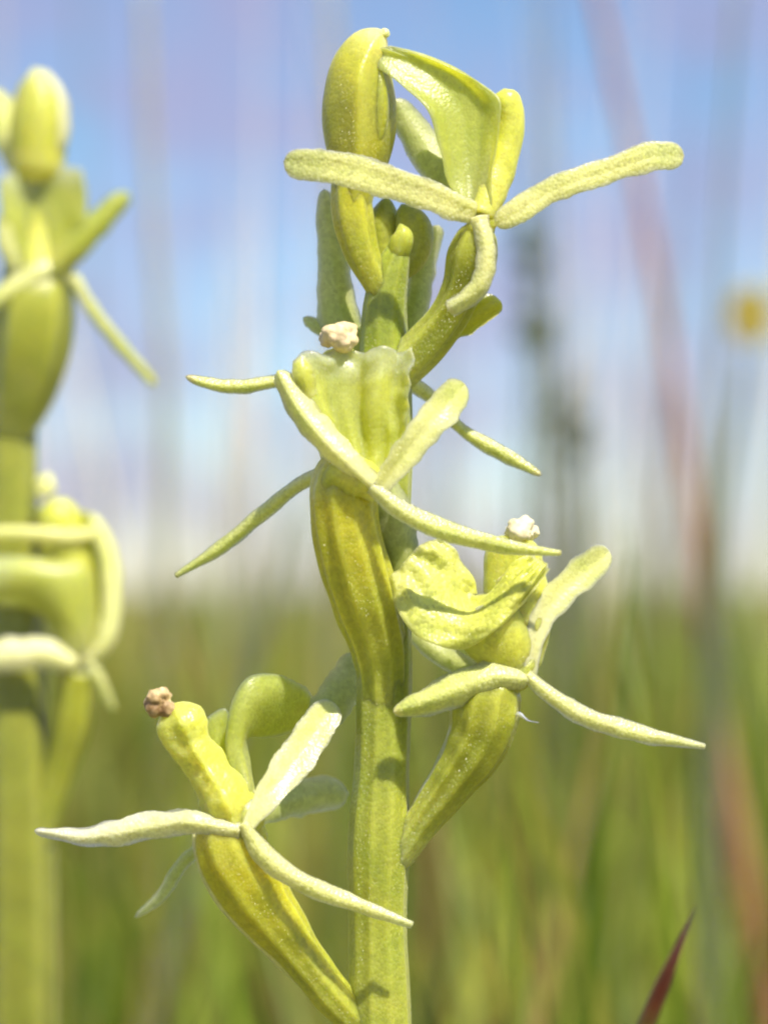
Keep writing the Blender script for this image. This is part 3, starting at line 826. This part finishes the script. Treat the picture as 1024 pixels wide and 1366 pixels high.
# glistening surface papillae and dust on stalk and ovaries (uncountable)
def papillae():
    rr = random.Random(5)
    V, F = [], []
    srcs = [o for o in bpy.data.objects if o.type == 'MESH' and o.name.split('.')[0] in ('stem', 'ovary', 'sepal', 'petal')]
    for o in srcs:
        root = o
        while root.parent is not None:
            root = root.parent
        if root is not plant:
            continue
        off = BASE[o.parent.name]
        me = o.data
        polys = [p for p in me.polygons if (p.center + off).z > 10.3]
        stem_ = o.name.startswith('stem')
        cnt = 260 if stem_ else (36 if o.name.startswith('ovary') else 50)
        for p in rr.sample(polys, min(cnt, len(polys))):
            vs_ = [me.vertices[i].co for i in p.vertices]
            w_ = [rr.random() for _ in vs_]
            c = sum((v * q for v, q in zip(vs_, w_)), Vector()) / sum(w_) + off
            r_ = rr.uniform(.35, 1.1) / S
            nn = p.normal
            c = c + nn * r_ * .5
            b = len(V)
            for d_ in ((1, 0, 0), (-1, 0, 0), (0, 1, 0), (0, -1, 0), (0, 0, 1), (0, 0, -1)):
                V.append(c + Vector(d_) * r_ + nn * (abs(nn.dot(Vector(d_))) * r_ * rr.uniform(0, .7)))
            for f_ in ((0, 2, 4), (2, 1, 4), (1, 3, 4), (3, 0, 4), (2, 0, 5), (1, 2, 5), (3, 1, 5), (0, 3, 5)):
                F.append(tuple(b + q for q in f_))
    o = link('papillae', V, F, M['sepal'], plant, [.3] * len(V), BASE[plant.name], rim=[0] * len(V))
    o['kind'] = 'stuff'


papillae()

# ------------------------------------------------------------------ the blurred orchid on the left, farther back
BD = -1150.0                                            # farther than the focus plane


def sw2(name, pts, w, t, mat, par, **k):
    return sweep(name, [(x, y, d + BD) for (x, y, d) in pts], w, t, mat, par, **k)


b0 = P(30, 1366, BD)
b0 = Vector((b0.x, b0.y, 0))
p2 = empty('orchid_plant', b0)
tag(p2, 'blurred yellow green orchid flower spike cut off at the photo edge', 'orchid')
rel = b0 - CAMP
dep = rel.dot(FWD)
sweep('stem', [(rel.dot(RGT) / dep * FPX + W0 / 2, -rel.dot(UPV) / dep * FPX + H0 / 2, (DIST - dep) * S), (28, 2600, BD), (26, 1366, BD), (26, 1150, BD), (20, 900, BD),
               (14, 700, BD), (16, 560, BD), (22, 420, BD), (30, 300, BD)],
      [55, 52, 48, 46, 40, 36, 32, 26, 16], [52, 50, 46, 44, 38, 34, 30, 24, 14], M['stem_far_shaded'], p2, n=120, seg=40, ribs=6, ribamp=.05)


def flower2(x, y, d, label):
    f = empty('flower', P(x, y, d + BD), p2)
    f['label'] = label
    return f


f = flower2(20, 570, 20, 'blurred upper flower with a bright hooded bud above it')
sw2('ovary', [(14, 580, 12), (30, 520, 24), (42, 450, 40), (48, 392, 40), (50, 350, 16)], [26, 42, 50, 48, 38], [24, 40, 46, 40, 20], M['ovary_green'], f, ribs=6, ribamp=.06, seg=36)
sw2('column', [(50, 370, 44), (50, 310, 16), (48, 250, 10), (48, 215, 20)], [34, 42, 38, 28], [30, 34, 32, 26], M['column'], f, r1=.1)
patch('lip', [[(x, y, d + BD) for (x, y, d) in r] for r in [
    [(28, 372, 70), (52, 380, 78), (78, 376, 74), (98, 360, 66)],
    [(6, 320, 84), (45, 325, 60), (82, 322, 60), (112, 310, 84)],
    [(0, 270, 88), (40, 270, 54), (80, 268, 54), (116, 262, 86)],
    [(-2, 236, 80), (36, 224, 56), (76, 220, 56), (110, 226, 78)]]], 9, M['lip'], f, ripple=8, seed=3.)
sw2('petal', [(98, 372, 60), (60, 362, 84), (22, 384, 92), (-24, 412, 94)], [12, 15, 16, 13], [7, 8, 8, 6], M['petal'], f, n=30, r1=.1, curl=.1, lens=2.1, vein=.07)
sw2('petal', [(70, 366, 80), (104, 326, 84), (138, 290, 74), (172, 256, 62)], [14, 19, 17, 12], [7, 8, 8, 6], M['lip_green'], f, n=30, r1=.1, curl=.1, lens=2.1, vein=.07)
sw2('sepal', [(98, 368, 70), (118, 405, 74), (156, 455, 70), (208, 514, 60)], [9, 9, 9, 7], [6, 6, 6, 5], M['sepal_green'], f, n=30, r1=.05, lens=2.1, vein=.07)
sw2('sepal', [(30, 372, 70), (10, 330, 84), (4, 280, 84)], [8, 12, 9], [5, 6, 5], M['petal'], f, n=20, r1=.2, lens=2.1, vein=.07)

f = flower2(40, 300, 20, 'blurred bright bud at the top of the farther spike')
sw2('hood', [(50, 246, 50), (52, 200, 48), (55, 150, 46), (52, 112, 42), (46, 90, 40)], [30, 34, 33, 22, 9], [26, 30, 30, 20, 9], M['lip'], f, n=36, seg=30, r0=.14, r1=.12, ribs=4, ribamp=.04)
sw2('sepal', [(30, 222, 46), (24, 180, 50), (32, 130, 48), (44, 94, 42)], [8, 12, 12, 6], [6, 7, 7, 4], M['bud'], f, n=20, r1=.2, lens=2.1, vein=.07)
sw2('sepal', [(64, 222, 60), (82, 180, 66), (78, 130, 60), (58, 92, 46)], [7, 11, 11, 5], [4, 5, 5, 4], M['sepal_white'], f, n=24, r1=.1, lens=2.1, vein=.07)
sw2('petal', [(40, 250, 20), (18, 200, 10), (4, 160, 4), (-16, 118, 0)], [12, 20, 26, 22], [6, 7, 8, 6], M['petal'], f, n=24, r1=.2, curl=.2, lens=2.1, vein=.07)

f = flower2(55, 1090, 10, 'blurred lower flower with a bright curved petal on its edge')
sw2('ovary', [(36, 1160, 6), (62, 1088, 16), (84, 1020, 28), (98, 960, 36), (106, 895, 42)], [20, 20, 21, 26, 24], [20, 20, 20, 25, 24], M['ovary_green'], f, ribs=6, ribamp=.06, seg=36)
sw2('column', [(106, 890, 46), (104, 830, 36), (88, 740, 26), (72, 664, 28)], [20, 30, 34, 26], [18, 26, 30, 24], M['column'], f, r1=.12)
patch('lip', [[(x, y, d + BD) for (x, y, d) in r] for r in [
    [(84, 872, 62), (100, 882, 72), (118, 874, 66)],
    [(62, 830, 66), (92, 826, 84), (124, 820, 62)],
    [(30, 812, 70), (70, 780, 90), (118, 760, 62)],
    [(-10, 806, 74), (30, 766, 92), (80, 748, 70)],
    [(-50, 800, 74), (-30, 760, 86), (-20, 740, 76)]]], 9, M['lip'], f, ripple=8, seed=9.)
patch('lip', [[(x, y, d + BD) for (x, y, d) in r] for r in [
    [(86, 886, 50), (108, 892, 60), (128, 880, 54)],
    [(70, 830, 30), (110, 840, 20), (148, 836, 50)],
    [(60, 760, 20), (105, 770, 0), (152, 775, 46)],
    [(52, 700, 30), (95, 700, 10), (140, 712, 40)],
    [(40, 680, 40), (80, 672, 36), (116, 684, 44)]]], 9, M['lip_green'], f, ripple=10, seed=4.)
sw2('petal', [(112, 886, 70), (138, 862, 76), (150, 800, 66), (142, 730, 50), (118, 684, 36)], [9, 12, 13, 13, 10], [6, 8, 8, 8, 6], M['petal'], f, n=36, r1=.1, lens=2.1, vein=.07)
sw2('sepal', [(106, 888, 76), (60, 872, 88), (10, 874, 92), (-50, 880, 92)], [13, 21, 23, 20], [8, 10, 10, 8], M['sepal_white'], f, n=30, r0=.1, r1=.1, lens=2.1, vein=.07)
sw2('sepal', [(118, 884, 72), (132, 905, 74), (152, 946, 72)], [8, 8, 4], [5, 5, 3], M['sepal_green'], f, n=20, lens=2.1, vein=.07)
sw2('petal', [(132, 712, 40), (90, 716, 70), (40, 712, 84), (-30, 712, 90)], [9, 10, 10, 9], [6, 6, 6, 5], M['sepal'], f, n=24)
for nm, x, y, d in (('pollen_mass', 60, 648, 40),):
    lump(nm, x, y, d + BD, 20, 24, M['petal'], f, 6, 31)
